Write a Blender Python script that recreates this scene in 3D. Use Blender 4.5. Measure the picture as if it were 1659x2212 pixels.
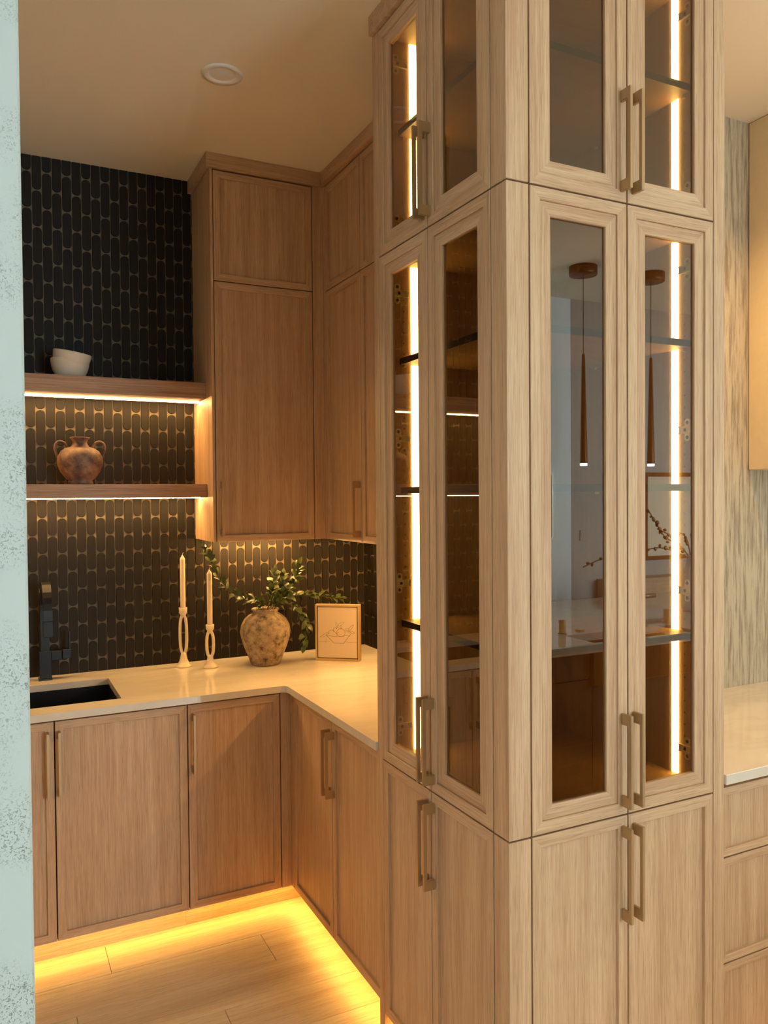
import bpy, bmesh, math, random
from mathutils import Vector, Matrix
R = math.radians
random.seed(7)
for o in list(bpy.data.objects):
    bpy.data.objects.remove(o, do_unlink=True)
scene = bpy.context.scene
COL = scene.collection

# ------------------------------------------------------------------ camera
HC = 1.6664
yaw, pitch, roll = R(26.4261), R(-1.1761), R(-0.4534)
fw = Vector((math.sin(yaw) * math.cos(pitch), math.cos(yaw) * math.cos(pitch), math.sin(pitch)))
rt = Vector((math.cos(yaw), -math.sin(yaw), 0))
up = rt.cross(fw)
rt2 = rt * math.cos(roll) + up * math.sin(roll)
up2 = up * math.cos(roll) - rt * math.sin(roll)
cam_data = bpy.data.cameras.new('camera')
cam = bpy.data.objects.new('camera', cam_data)
COL.objects.link(cam)
cam_data.sensor_fit = 'AUTO'
cam_data.sensor_width = 36.0
cam_data.lens = 1704.63 * 36.0 / 2212.0
cam_data.clip_start = 0.02
m = Matrix((rt2, up2, -fw)).transposed().to_4x4()
m.translation = Vector((0, 0, HC))
cam.matrix_world = m
scene.camera = cam

# ------------------------------------------------------------------ world, daylight, exposure
world = bpy.data.worlds.new('world')
scene.world = world
world.use_nodes = True
world.node_tree.nodes['Background'].inputs[0].default_value = (0.62, 0.80, 1.0, 1)
world.node_tree.nodes['Background'].inputs[1].default_value = 0.6
vs = scene.view_settings
vs.view_transform = 'Standard'
vs.look = 'None'
vs.gamma = 1.0
vs.exposure = 0.0
vs.use_curve_mapping = False
try:
    scene.cycles.use_denoising = True
    scene.cycles.max_bounces = 6
    scene.cycles.diffuse_bounces = 4
    scene.cycles.glossy_bounces = 3
    scene.cycles.use_adaptive_sampling = True
    scene.cycles.adaptive_threshold = 0.05
    scene.cycles.transparent_max_bounces = 10
    scene.cycles.sample_clamp_indirect = 6.0
    scene.cycles.caustics_reflective = False
    scene.cycles.caustics_refractive = False
except Exception:
    pass

DAY = (0.70, 0.90, 1.0)
def area_light(name, loc, rot, sx, sy, power, color, spread=180):
    l = bpy.data.lights.new(name, 'AREA')
    l.shape = 'RECTANGLE'; l.size = sx; l.size_y = sy; l.energy = power; l.color = color; l.spread = R(spread)
    o = bpy.data.objects.new(name, l); COL.objects.link(o)
    o.location = loc; o.rotation_euler = rot
    return o
# daylight entering by the two windows of the open room behind the camera, plus an added kitchen window
area_light('window_daylight_rear', (2.65, -4.64, 1.5), (R(90), 0, 0), 1.1, 2.2, 238, DAY)
area_light('added_daylight_kitchen', (5.3, 2.26, 1.65), (R(-90), 0, 0), 1.7, 0.9, 190, DAY, 110)  # unseen window light, added to brighten the reflected rear wall
area_light('window_daylight_west', (-3.74, -1.6, 1.5), (R(90), 0, R(-90)), 3.0, 2.2, 62, DAY, 130)

WARM = (1.0, 0.66, 0.28)
AMBER = (1.0, 0.52, 0.10)
WARMW = (1.0, 0.74, 0.40)

# ------------------------------------------------------------------ materials
def new_mat(name):
    mt = bpy.data.materials.new(name); mt.use_nodes = True
    nt = mt.node_tree; b = nt.nodes['Principled BSDF']
    return mt, nt, b
def N(nt, t, **kw):
    n = nt.nodes.new(t)
    for k, v in kw.items():
        setattr(n, k, v)
    return n
def srgb(r, g, b):
    f = lambda c: (c / 255 / 12.92) if c / 255 <= 0.04045 else ((c / 255 + 0.055) / 1.055) ** 2.4
    return (f(r), f(g), f(b), 1)
def plain(name, col, rough=0.5, metal=0.0, spec=None, bump=0, bscale=200, var=0):
    mt, nt, b = new_mat(name)
    b.inputs['Base Color'].default_value = col
    b.inputs['Roughness'].default_value = rough
    b.inputs['Metallic'].default_value = metal
    if spec is not None:
        b.inputs['Specular IOR Level'].default_value = spec
    tc = N(nt, 'ShaderNodeTexCoord')
    nz = N(nt, 'ShaderNodeTexNoise'); nz.inputs['Scale'].default_value = bscale; nz.inputs['Detail'].default_value = 3
    nt.links.new(tc.outputs['Object'], nz.inputs['Vector'])
    if var:
        mx = N(nt, 'ShaderNodeMix', data_type='RGBA')
        mx.inputs['A'].default_value = tuple(c * (1 - var) for c in col[:3]) + (1,)
        mx.inputs['B'].default_value = tuple(min(1, c * (1 + var)) for c in col[:3]) + (1,)
        nt.links.new(nz.outputs['Fac'], mx.inputs['Factor'])
        nt.links.new(mx.outputs['Result'], b.inputs['Base Color'])
    if bump:
        bp = N(nt, 'ShaderNodeBump'); bp.inputs['Strength'].default_value = bump; bp.inputs['Distance'].default_value = 0.002
        nt.links.new(nz.outputs['Fac'], bp.inputs['Height'])
        nt.links.new(bp.outputs['Normal'], b.inputs['Normal'])
    return mt
def emissive(name, col, strength):
    mt, nt, b = new_mat(name)
    nt.nodes.remove(b)
    e = N(nt, 'ShaderNodeEmission'); e.inputs[0].default_value = col + (1,); e.inputs[1].default_value = strength
    nt.links.new(e.outputs[0], nt.nodes['Material Output'].inputs[0])
    return mt

def oak(name, axis, light=(208, 174, 139), dark=(179, 139, 105), rough=0.5, stretch=1.0, broad=1.0):
    """oak veneer, grain running along axis 0/1/2 of object space"""
    mt, nt, b = new_mat(name)
    tc = N(nt, 'ShaderNodeTexCoord')
    oi = N(nt, 'ShaderNodeObjectInfo')
    ad = N(nt, 'ShaderNodeVectorMath', operation='MULTIPLY_ADD')
    ad.inputs[1].default_value = (1, 1, 1)
    cx = N(nt, 'ShaderNodeCombineXYZ')
    ml = N(nt, 'ShaderNodeMath', operation='MULTIPLY'); ml.inputs[1].default_value = 17.3
    nt.links.new(oi.outputs['Random'], ml.inputs[0])
    for i in range(3):
        nt.links.new(ml.outputs[0], cx.inputs[i])
    nt.links.new(tc.outputs['Object'], ad.inputs[0])
    nt.links.new(cx.outputs[0], ad.inputs[2])
    def mapped(across, along, detail, dist=0.0, rgh=0.6):
        mp = N(nt, 'ShaderNodeMapping')
        s = [across] * 3; s[axis] = along
        mp.inputs['Scale'].default_value = s
        nt.links.new(ad.outputs[0], mp.inputs['Vector'])
        nz = N(nt, 'ShaderNodeTexNoise'); nz.inputs['Scale'].default_value = 1.0
        nz.inputs['Detail'].default_value = detail; nz.inputs['Roughness'].default_value = rgh
        nz.inputs['Distortion'].default_value = dist
        nt.links.new(mp.outputs[0], nz.inputs['Vector'])
        return nz
    fine = mapped(260, 5.0 * stretch, 2, 0.0, 0.65)
    wide = mapped(28 * broad, 0.9 * stretch, 2, 0.4, 0.6)
    pore = mapped(620, 16 * stretch, 1)
    r1 = N(nt, 'ShaderNodeValToRGB')
    r1.color_ramp.elements[0].position = 0.34; r1.color_ramp.elements[0].color = srgb(*dark)
    r1.color_ramp.elements[1].position = 0.64; r1.color_ramp.elements[1].color = srgb(*light)
    mixf = N(nt, 'ShaderNodeMath', operation='MULTIPLY_ADD'); mixf.inputs[1].default_value = 0.5
    half = N(nt, 'ShaderNodeMath', operation='MULTIPLY'); half.inputs[1].default_value = 0.5
    nt.links.new(fine.outputs['Fac'], half.inputs[0])
    nt.links.new(wide.outputs['Fac'], mixf.inputs[0]); nt.links.new(half.outputs[0], mixf.inputs[2])
    nt.links.new(mixf.outputs[0], r1.inputs[0])
    r2 = N(nt, 'ShaderNodeValToRGB')
    r2.color_ramp.elements[0].position = 0.30; r2.color_ramp.elements[0].color = (0.72, 0.68, 0.64, 1)
    r2.color_ramp.elements[1].position = 0.46; r2.color_ramp.elements[1].color = (1, 1, 1, 1)
    nt.links.new(pore.outputs['Fac'], r2.inputs[0])
    mx = N(nt, 'ShaderNodeMix', data_type='RGBA', blend_type='MULTIPLY'); mx.inputs['Factor'].default_value = 0.8
    nt.links.new(r1.outputs[0], mx.inputs['A']); nt.links.new(r2.outputs[0], mx.inputs['B'])
    nt.links.new(mx.outputs['Result'], b.inputs['Base Color'])
    b.inputs['Roughness'].default_value = rough
    b.inputs['Specular IOR Level'].default_value = 0.35
    return mt

OX, OY, OZ = oak('oak_grain_x', 0), oak('oak_grain_y', 1), oak('oak_grain_z', 2)
INX = oak('dimmed_inside_oak_x', 0, (164, 128, 76), (132, 100, 56))  # cabinet oak toned darker so the lit inside stays dim
INZ = oak('dimmed_inside_oak_z', 2, (164, 128, 76), (132, 100, 56))
ISLOAK = oak('island_oak', 2, (112, 76, 48), (84, 54, 32))
SHELFOAK = oak('shelf_oak', 0, (186, 146, 112), (146, 104, 76), 0.5, 1.0, 2.2)
FLOOROAK = oak('floor_oak', 0, (236, 214, 180), (212, 182, 144), 0.42, 1.0, 0.9)
BRONZE = plain('satin_bronze', srgb(186, 156, 116), 0.4, 0.7)
BLACKM = plain('matte_black_metal', srgb(11, 12, 16), 0.42, 0.0, 0.35)
SINKM = plain('black_composite', srgb(10, 12, 20), 0.5, 0.0, 0.3)
SHADE_EDGE = plain('painted_edge_shade', srgb(44, 36, 28), 0.35)  # shade of the unlit front edges, put into the colour
DARK = plain('dark_hole', srgb(18, 12, 8), 0.8)
STEEL = plain('brushed_nickel', srgb(222, 214, 198), 0.3, 0.3)
WHITECEIL = plain('ceiling_paint', srgb(240, 226, 202), 0.9, bump=0.08, bscale=260)
TRIMWHITE = plain('white_enamel', srgb(236, 232, 226), 0.45)
WHITEWALL = plain('white_wall_paint', srgb(232, 235, 234), 0.8)
DIMWALL = plain('shade_toned_wall', srgb(176, 164, 152), 0.85)  # rear wall's weaker daylight painted in as a darker tone
TILE = plain('matte_black_tile', srgb(33, 29, 25), 0.58, 0, 0.14, var=0.25, bscale=6)
GROUT = plain('tan_grout', srgb(104, 92, 73), 0.9, bump=0.1, bscale=500)
BOWLM = plain('bisque_stoneware', srgb(214, 196, 172), 0.6, var=0.06, bscale=40)
WAX = plain('ivory_wax', srgb(232, 205, 175), 0.45)
HOLDER = plain('cream_ceramic', srgb(226, 208, 176), 0.4, var=0.08, bscale=60)
LEAF = plain('leaf_green', srgb(64, 76, 30), 0.42, var=0.45, bscale=14)
STEM = plain('stem_brown', srgb(92, 80, 45), 0.7)
PAPER = plain('drawing_paper', srgb(222, 200, 172), 0.9)
GILT = plain('champagne_frame', srgb(205, 172, 118), 0.35, 0.35)
INK = plain('brown_ink', srgb(78, 44, 22), 0.9)
MAROON = plain('maroon_gap', srgb(70, 22, 10), 0.8)
COPPER = plain('aged_bronze', srgb(120, 70, 34), 0.4, 0.7)
VASEWHITE = plain('white_ceramic', srgb(225, 225, 225), 0.3)
HOODM = plain('cream_plaster', srgb(226, 208, 172), 0.85, bump=0.35, bscale=34, var=0.05)

def quartz():
    mt, nt, b = new_mat('white_quartz')
    tc = N(nt, 'ShaderNodeTexCoord')
    nz = N(nt, 'ShaderNodeTexNoise'); nz.inputs['Scale'].default_value = 3.0; nz.inputs['Detail'].default_value = 6; nz.inputs['Distortion'].default_value = 0.9
    mp = N(nt, 'ShaderNodeMapping'); mp.inputs['Rotation'].default_value = (0, 0, 0.6); mp.inputs['Scale'].default_value = (1, 2.6, 1)
    nt.links.new(tc.outputs['Object'], mp.inputs[0]); nt.links.new(mp.outputs[0], nz.inputs['Vector'])
    r = N(nt, 'ShaderNodeValToRGB')
    e = r.color_ramp.elements
    e[0].position = 0.40; e[0].color = srgb(214, 203, 187)
    e[1].position = 0.60; e[1].color = srgb(216, 205, 189)
    k = e.new(0.5); k.color = srgb(210, 198, 182)
    nt.links.new(nz.outputs['Fac'], r.inputs[0]); nt.links.new(r.outputs[0], b.inputs['Base Color'])
    b.inputs['Roughness'].default_value = 0.03; b.inputs['Specular IOR Level'].default_value = 0.9
    return mt
QUARTZ = quartz()

def glass_bronze():
    mt, nt, b = new_mat('bronze_tinted_glass'); nt.nodes.remove(b)
    tr = N(nt, 'ShaderNodeBsdfTransparent'); tr.inputs[0].default_value = (0.52, 0.42, 0.23, 1)
    gl = N(nt, 'ShaderNodeBsdfGlossy'); gl.inputs['Roughness'].default_value = 0.0; gl.inputs[0].default_value = (0.95, 0.97, 1, 1)
    lw = N(nt, 'ShaderNodeLayerWeight'); lw.inputs[0].default_value = 0.5
    pw = N(nt, 'ShaderNodeMath', operation='POWER'); pw.inputs[1].default_value = 5.0
    sc = N(nt, 'ShaderNodeMath', operation='MULTIPLY_ADD'); sc.inputs[1].default_value = 0.90; sc.inputs[2].default_value = 0.105
    mx = N(nt, 'ShaderNodeMixShader')
    nt.links.new(lw.outputs['Facing'], pw.inputs[0]); nt.links.new(pw.outputs[0], sc.inputs[0])
    nt.links.new(sc.outputs[0], mx.inputs[0]); nt.links.new(tr.outputs[0], mx.inputs[1]); nt.links.new(gl.outputs[0], mx.inputs[2])
    nt.links.new(mx.outputs[0], nt.nodes['Material Output'].inputs[0])
    return mt
GLASS = glass_bronze()
def glass_clear():
    mt, nt, b = new_mat('clear_window_glass'); nt.nodes.remove(b)
    tr = N(nt, 'ShaderNodeBsdfTransparent'); tr.inputs[0].default_value = (0.98, 0.99, 0.99, 1)
    gl = N(nt, 'ShaderNodeBsdfGlossy'); gl.inputs['Roughness'].default_value = 0.0
    mx = N(nt, 'ShaderNodeMixShader'); mx.inputs[0].default_value = 0.05
    nt.links.new(tr.outputs[0], mx.inputs[1]); nt.links.new(gl.outputs[0], mx.inputs[2])
    nt.links.new(mx.outputs[0], nt.nodes['Material Output'].inputs[0])
    return mt
CLEAR = glass_clear()

def pitted_plaster():
    mt, nt, b = new_mat('pitted_white_plaster')
    tc = N(nt, 'ShaderNodeTexCoord')
    big = N(nt, 'ShaderNodeTexNoise'); big.inputs['Scale'].default_value = 5.5; big.inputs['Detail'].default_value = 4
    fine = N(nt, 'ShaderNodeTexNoise'); fine.inputs['Scale'].default_value = 240; fine.inputs['Detail'].default_value = 3; fine.inputs['Distortion'].default_value = 1.2
    nt.links.new(tc.outputs['Object'], big.inputs['Vector']); nt.links.new(tc.outputs['Object'], fine.inputs['Vector'])
    rb = N(nt, 'ShaderNodeValToRGB'); rb.color_ramp.elements[0].position = 0.46; rb.color_ramp.elements[1].position = 0.60
    nt.links.new(big.outputs['Fac'], rb.inputs[0])
    rf = N(nt, 'ShaderNodeValToRGB'); rf.color_ramp.elements[0].position = 0.36; rf.color_ramp.elements[0].color = (1, 1, 1, 1)
    rf.color_ramp.elements[1].position = 0.44; rf.color_ramp.elements[1].color = (0, 0, 0, 1)
    nt.links.new(fine.outputs['Fac'], rf.inputs[0])
    ml = N(nt, 'ShaderNodeMath', operation='MULTIPLY')
    nt.links.new(rb.outputs[0], ml.inputs[0]); nt.links.new(rf.outputs[0], ml.inputs[1])
    mx = N(nt, 'ShaderNodeMix', data_type='RGBA')
    mx.inputs['A'].default_value = srgb(192, 203, 204); mx.inputs['B'].default_value = srgb(140, 144, 138)
    nt.links.new(ml.outputs[0], mx.inputs['Factor']); nt.links.new(mx.outputs['Result'], b.inputs['Base Color'])
    inv = N(nt, 'ShaderNodeMath', operation='SUBTRACT'); inv.inputs[0].default_value = 1.0
    nt.links.new(ml.outputs[0], inv.inputs[1])
    bp = N(nt, 'ShaderNodeBump'); bp.inputs['Strength'].default_value = 0.6; bp.inputs['Distance'].default_value = 0.002
    nt.links.new(inv.outputs[0], bp.inputs['Height']); nt.links.new(bp.outputs[0], b.inputs['Normal'])
    b.inputs['Roughness'].default_value = 0.8
    return mt
PLASTER = pitted_plaster()

def streaked_plaster():
    mt, nt, b = new_mat('streaked_olive_plaster')
    tc = N(nt, 'ShaderNodeTexCoord')
    mp = N(nt, 'ShaderNodeMapping'); mp.inputs['Scale'].default_value = (62, 62, 4.2)
    nz = N(nt, 'ShaderNodeTexNoise'); nz.inputs['Scale'].default_value = 1; nz.inputs['Detail'].default_value = 6; nz.inputs['Roughness'].default_value = 0.7
    nt.links.new(tc.outputs['Object'], mp.inputs[0]); nt.links.new(mp.outputs[0], nz.inputs['Vector'])
    r = N(nt, 'ShaderNodeValToRGB'); e = r.color_ramp.elements
    e[0].position = 0.40; e[0].color = srgb(138, 119, 94)
    e[1].position = 0.54; e[1].color = srgb(180, 163, 134)
    nt.links.new(nz.outputs['Fac'], r.inputs[0]); nt.links.new(r.outputs[0], b.inputs['Base Color'])
    bp = N(nt, 'ShaderNodeBump'); bp.inputs['Strength'].default_value = 0.5; bp.inputs['Distance'].default_value = 0.002
    nt.links.new(nz.outputs['Fac'], bp.inputs['Height']); nt.links.new(bp.outputs[0], b.inputs['Normal'])
    b.inputs['Roughness'].default_value = 0.75
    return mt
STREAK = streaked_plaster()

def mottled(name, cols, scale, rough, pos=(0.35, 0.5, 0.65), bump=0.5):
    mt, nt, b = new_mat(name)
    tc = N(nt, 'ShaderNodeTexCoord')
    nz = N(nt, 'ShaderNodeTexNoise'); nz.inputs['Scale'].default_value = scale; nz.inputs['Detail'].default_value = 9; nz.inputs['Roughness'].default_value = 0.72
    nt.links.new(tc.outputs['Object'], nz.inputs['Vector'])
    r = N(nt, 'ShaderNodeValToRGB'); e = r.color_ramp.elements
    e[0].position = pos[0]; e[0].color = srgb(*cols[0])
    e[1].position = pos[2]; e[1].color = srgb(*cols[2])
    k = e.new(pos[1]); k.color = srgb(*cols[1])
    nt.links.new(nz.outputs['Fac'], r.inputs[0]); nt.links.new(r.outputs[0], b.inputs['Base Color'])
    bp = N(nt, 'ShaderNodeBump'); bp.inputs['Strength'].default_value = bump; bp.inputs['Distance'].default_value = 0.003
    nt.links.new(nz.outputs['Fac'], bp.inputs['Height']); nt.links.new(bp.outputs[0], b.inputs['Normal'])
    b.inputs['Roughness'].default_value = rough
    return mt
CROCK = mottled('weathered_stoneware', [(56, 43, 32), (132, 112, 88), (166, 146, 118)], 34, 0.85, (0.33, 0.46, 0.62))
JUGM = mottled('brown_terracotta', [(58, 42, 36), (112, 78, 58), (152, 116, 90)], 16, 0.6, (0.38, 0.5, 0.66))

LED_SHELF = emissive('led_shelf', (1.0, 0.60, 0.21), 118)
LED_UNDER = emissive('led_under_cabinet', (1.0, 0.56, 0.17), 255)
LED_TOE = emissive('led_toe_kick', (1.0, 0.53, 0.10), 58)
LED_TOWER = emissive('led_display', (1.0, 0.88, 0.66), 58)
PEND_GLOW = emissive('pendant_glow', (1.0, 0.95, 0.88), 12)

# ------------------------------------------------------------------ object helpers
def link(name, bm, mats, parent=None, smooth=False):
    """one mesh object from world-space geometry; a child keeps its thing's base as origin"""
    org = Vector((0, 0, 0))
    if parent is not None:
        org = parent.get('_o', None)
        org = Vector(org) if org is not None else Vector((0, 0, 0))
        bmesh.ops.translate(bm, verts=bm.verts, vec=-org)
    bmesh.ops.recalc_face_normals(bm, faces=bm.faces)
    me = bpy.data.meshes.new(name); bm.to_mesh(me); bm.free()
    for mt in (mats if isinstance(mats, (list, tuple)) else [mats]):
        me.materials.append(mt)
    if smooth:
        for p in me.polygons:
            p.use_smooth = True
    o = bpy.data.objects.new(name, me); COL.objects.link(o)
    if parent is not None:
        o.parent = parent
        o['_o'] = list(org)
    return o
def thing(name, label, cat, loc, group=None):
    o = bpy.data.objects.new(name, None); COL.objects.link(o)
    o.empty_display_size = 0.05
    o.location = loc; o['_o'] = list(loc)
    return tag(o, label, cat, group)
def tag(o, label, cat, group=None):
    o['label'] = label; o['category'] = cat
    if group: o['group'] = group
    return o
def struct(o):
    o['kind'] = 'structure'; return o
def BM(): return bmesh.new()
def box(bm, x0, x1, y0, y1, z0, z1, mi=0):
    x0, x1 = min(x0, x1), max(x0, x1); y0, y1 = min(y0, y1), max(y0, y1); z0, z1 = min(z0, z1), max(z0, z1)
    v = [bm.verts.new(p) for p in ((x0, y0, z0), (x1, y0, z0), (x1, y1, z0), (x0, y1, z0), (x0, y0, z1), (x1, y0, z1), (x1, y1, z1), (x0, y1, z1))]
    fs = [bm.faces.new([v[i] for i in f]) for f in ((3, 2, 1, 0), (4, 5, 6, 7), (0, 1, 5, 4), (1, 2, 6, 5), (2, 3, 7, 6), (3, 0, 4, 7))]
    for f in fs: f.material_index = mi
    return v
def bev(bm, w, seg=1):
    bmesh.ops.bevel(bm, geom=list(bm.edges), offset=w, segments=seg, affect='EDGES', profile=0.5)
def bx(name, dims, mat, parent=None, bevel=0.0):
    bm = BM(); box(bm, *dims)
    if bevel: bev(bm, bevel)
    return link(name, bm, mat, parent)
def lathe(bm, prof, cx, cy, z0, seg=40, close=True):
    rings = []
    for r, z in prof:
        rings.append([bm.verts.new((cx + r * math.cos(2 * math.pi * i / seg), cy + r * math.sin(2 * math.pi * i / seg), z0 + z)) for i in range(seg)])
    for a, b_ in zip(rings[:-1], rings[1:]):
        for i in range(seg):
            bm.faces.new((a[i], a[(i + 1) % seg], b_[(i + 1) % seg], b_[i]))
    if close:
        bm.faces.new(rings[0][::-1]); bm.faces.new(rings[-1])
    return rings
def catmull(pts, n=8):
    pts = [Vector(p) for p in pts]
    P = [pts[0] * 2 - pts[1]] + pts + [pts[-1] * 2 - pts[-2]]
    out = []
    for i in range(1, len(P) - 2):
        for k in range(n):
            t = k / n
            a, b_, c, d = P[i - 1], P[i], P[i + 1], P[i + 2]
            out.append(0.5 * ((2 * b_) + (c - a) * t + (2 * a - 5 * b_ + 4 * c - d) * t * t + (3 * b_ - a - 3 * c + d) * t ** 3))
    out.append(pts[-1])
    return out
def tube(bm, pts, rad, seg=8, cap=True, flat=None):
    """rad: number or function of 0..1; flat=(rx, ry, side vector) sweeps a rectangle"""
    pts = [Vector(p) for p in pts]
    rings = []
    ref = None
    for i, p in enumerate(pts):
        t = (pts[min(i + 1, len(pts) - 1)] - pts[max(i - 1, 0)]).normalized()
        if flat:
            s = (flat[2] - t * flat[2].dot(t)).normalized(); n = t.cross(s).normalized()
            rings.append([bm.verts.new(p + s * a * flat[0] + n * c * flat[1]) for a, c in ((-1, -1), (1, -1), (1, 1), (-1, 1))])
            continue
        if ref is None:
            ref = t.orthogonal().normalized()
        ref = (ref - t * ref.dot(t)).normalized(); n = t.cross(ref)
        r = rad(i / (len(pts) - 1)) if callable(rad) else rad
        rings.append([bm.verts.new(p + (ref * math.cos(2 * math.pi * k / seg) + n * math.sin(2 * math.pi * k / seg)) * r) for k in range(seg)])
    q = len(rings[0])
    for a, b_ in zip(rings[:-1], rings[1:]):
        for k in range(q):
            bm.faces.new((a[k], a[(k + 1) % q], b_[(k + 1) % q], b_[k]))
    if cap:
        bm.faces.new(rings[0][::-1]); bm.faces.new(rings[-1])

# front-facing frame of reference: side 'Y' = face looking to -Y (a runs along X), side 'X' = face looking to -X (a runs along Y)
def F(side, plane):
    if side == 'Y':
        return lambda a, d, z: (a, plane + d, z)
    return lambda a, d, z: (plane + d, a, z)
def fbox(bm, side, plane, a0, a1, d0, d1, z0, z1, mi=0):
    if side == 'Y': return box(bm, a0, a1, plane + d0, plane + d1, z0, z1, mi)
    return box(bm, plane + d0, plane + d1, a0, a1, z0, z1, mi)
def ring(bm, side, plane, a0, a1, z0, z1, w, d0, d1, ch=0.0012):
    """mitred frame: material 0 on stiles (grain z), 1 on rails"""
    f = F(side, plane)
    def loop(i, d):
        return [bm.verts.new(f(a, d, z)) for a, z in ((a0 + i, z0 + i), (a1 - i, z0 + i), (a1 - i, z1 - i), (a0 + i, z1 - i))]
    L = [loop(0, d1), loop(0, d0 + ch), loop(ch, d0), loop(w - ch, d0), loop(w, d0 + ch), loop(w, d1)]
    for p, q in zip(L, L[1:] + L[:1]):
        for k in range(4):
            fc = bm.faces.new((p[k], p[(k + 1) % 4], q[(k + 1) % 4], q[k]))
            fc.material_index = 1 if k in (0, 2) else 0
def handle(parent, side, plane, a, z0, z1, proj=0.034, w=0.009):
    bm = BM(); f = F(side, plane)
    ph, bar = 0.027, 0.010
    prof = [(0, z0), (-proj, z0), (-proj, z1), (0, z1), (0, z1 - ph), (-proj + bar, z1 - ph), (-proj + bar, z0 + ph), (0, z0 + ph)]
    lo = [bm.verts.new(f(a - w / 2, d, z)) for d, z in prof]
    hi = [bm.verts.new(f(a + w / 2, d, z)) for d, z in prof]
    n = len(prof)
    for k in range(n):
        bm.faces.new((lo[k], lo[(k + 1) % n], hi[(k + 1) % n], hi[k]))
    for q in (lo, hi):
        bm.faces.new((q[0], q[1], q[6], q[7])); bm.faces.new((q[1], q[2], q[5], q[6])); bm.faces.new((q[2], q[3], q[4], q[5]))
    bmesh.ops.recalc_face_normals(bm, faces=bm.faces)
    es = [e for e in bm.edges if len(e.link_faces) == 2 and e.link_faces[0].normal.angle(e.link_faces[1].normal, 0) > 0.5]
    bmesh.ops.bevel(bm, geom=es, offset=0.0009, segments=2, affect='EDGES')
    o = link('handle', bm, BRONZE, parent); o['label'] = 'bronze bar handle'
    return o
G = 0.0021
def toe_led(parent, dims):
    bm = BM(); box(bm, *dims)
    bm.faces.ensure_lookup_table()
    for f in bm.faces: f.material_index = 1
    bm.faces[0].material_index = 0      # only the lens on the underside gives light
    o = link('led_strip', bm, [LED_TOE, STEEL], parent); o['label'] = 'amber toe-kick light strip'
def door(parent, side, plane, a0, a1, z0, z1, kind='panel', hnd=None, name='door', w=0.029):
    a0, a1 = min(a0, a1) + G, max(a0, a1) - G; z0 += G; z1 -= G
    rail = OX if side == 'Y' else OY
    bm = BM(); ring(bm, side, plane, a0, a1, z0, z1, w, 0, 0.02)
    d = link(name, bm, [OZ, rail], parent)
    if kind == 'panel':
        bm = BM(); fbox(bm, side, plane, a0 + w - 0.004, a1 - w + 0.004, 0.0085, 0.015, z0 + w - 0.004, z1 - w + 0.004)
        link('panel', bm, OZ, d)
    else:
        bm = BM(); ring(bm, side, plane, a0 + w - 0.0005, a1 - w + 0.0005, z0 + w - 0.0005, z1 - w + 0.0005, 0.0335, 0.0055, 0.0195)
        link('inner_frame', bm, [OZ, rail], d)
        bm = BM(); g = 0.054; fbox(bm, side, plane, a0 + g, a1 - g, 0.0125, 0.0165, z0 + g, z1 - g)
        o = link('glass_pane', bm, GLASS, d); o['label'] = 'bronze tinted glass'
    if hnd: handle(d, side, plane, *hnd)
    return d

# ------------------------------------------------------------------ key dimensions (metres)
ZC = 3.097
XT, YT, YTL, YTE, XTR, XTE = 1.0442, 1.4731, 2.1227, 2.156, 1.7012, 1.741
ZLO, ZUP, ZCB = 0.8717, 2.3756, 3.039
LP, LM, RP, RM = 1.5365, 1.8317, 1.1082, 1.4028
YB, XW = 3.62, 1.6852
YU, XU, XUL, ZUB, ZUG, ZUC = 3.2887, 1.3408, 0.8335, 1.4765, 2.5735, 3.0365
YBASE, XBASE, YCT, XCT, CT, CB, ZDB = 3.0, 1.0619, 2.9743, 1.0376, 0.915, 0.8887, 0.0935
YS = 3.3866
XPL = -0.30

# ------------------------------------------------------------------ structure
fl = struct(bx('floor', (-3.6, 6.5, -4.5, YB, -0.1, -0.006), FLOOROAK))
ce = struct(bx('ceiling', (-3.6, 6.5, -4.5, YB + 0.1, ZC, ZC + 0.12), WHITECEIL))
wl = bx('wall_left', (-3.6, 0.0535, 1.48, 1.63, 0, ZC), PLASTER, bevel=0.004); struct(wl)
struct(bx('wall_pantry', (XPL - 0.15, XPL, 1.63, YB, 0, ZC), WHITEWALL))
wb = struct(bx('wall_back', (XPL - 0.15, XW + 0.055, YB, YB + 0.1, 0, ZC), GROUT))
wr = struct(bx('wall_right', (XW, XW + 0.055, YTE, YB, 0, ZC), GROUT))

struct(bx('wall_east', (6.5, 6.62, -1.8, 2.28, 0, ZC), WHITEWALL))
struct(bx('wall_rear', (3.82, 6.5, -1.80, -1.62, 0, ZC), DIMWALL))
struct(bx('wall_rear_white', (3.3, 3.82, -1.80, -1.62, 0, ZC), WHITEWALL))
struct(bx('wall_return', (3.3, 3.45, -4.5, -1.80, 0, ZC), WHITEWALL))
def holed(name, side, plane, a0, a1, h0, h1, hz0, hz1, t, mat=None):
    bm = BM()
    for q in ((a0, h0, 0, ZC), (h1, a1, 0, ZC), (h0, h1, 0, hz0), (h0, h1, hz1, ZC)):
        fbox(bm, side, plane, q[0], q[1], 0, t, q[2], q[3])
    return struct(link(name, bm, mat or WHITEWALL))
holed('wall_window', 'Y', -4.62, -3.6, 3.45, 2.05, 3.25, 0.4, 2.6, 0.12)
holed('wall_kitchen', 'Y', 2.13, XTE, 6.5, 4.4, 6.2, 1.15, 2.15, 0.15, STREAK)
holed('wall_west', 'X', -3.72, -4.5, 1.63, -3.1, -0.1, 0.4, 2.6, 0.12)
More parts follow.
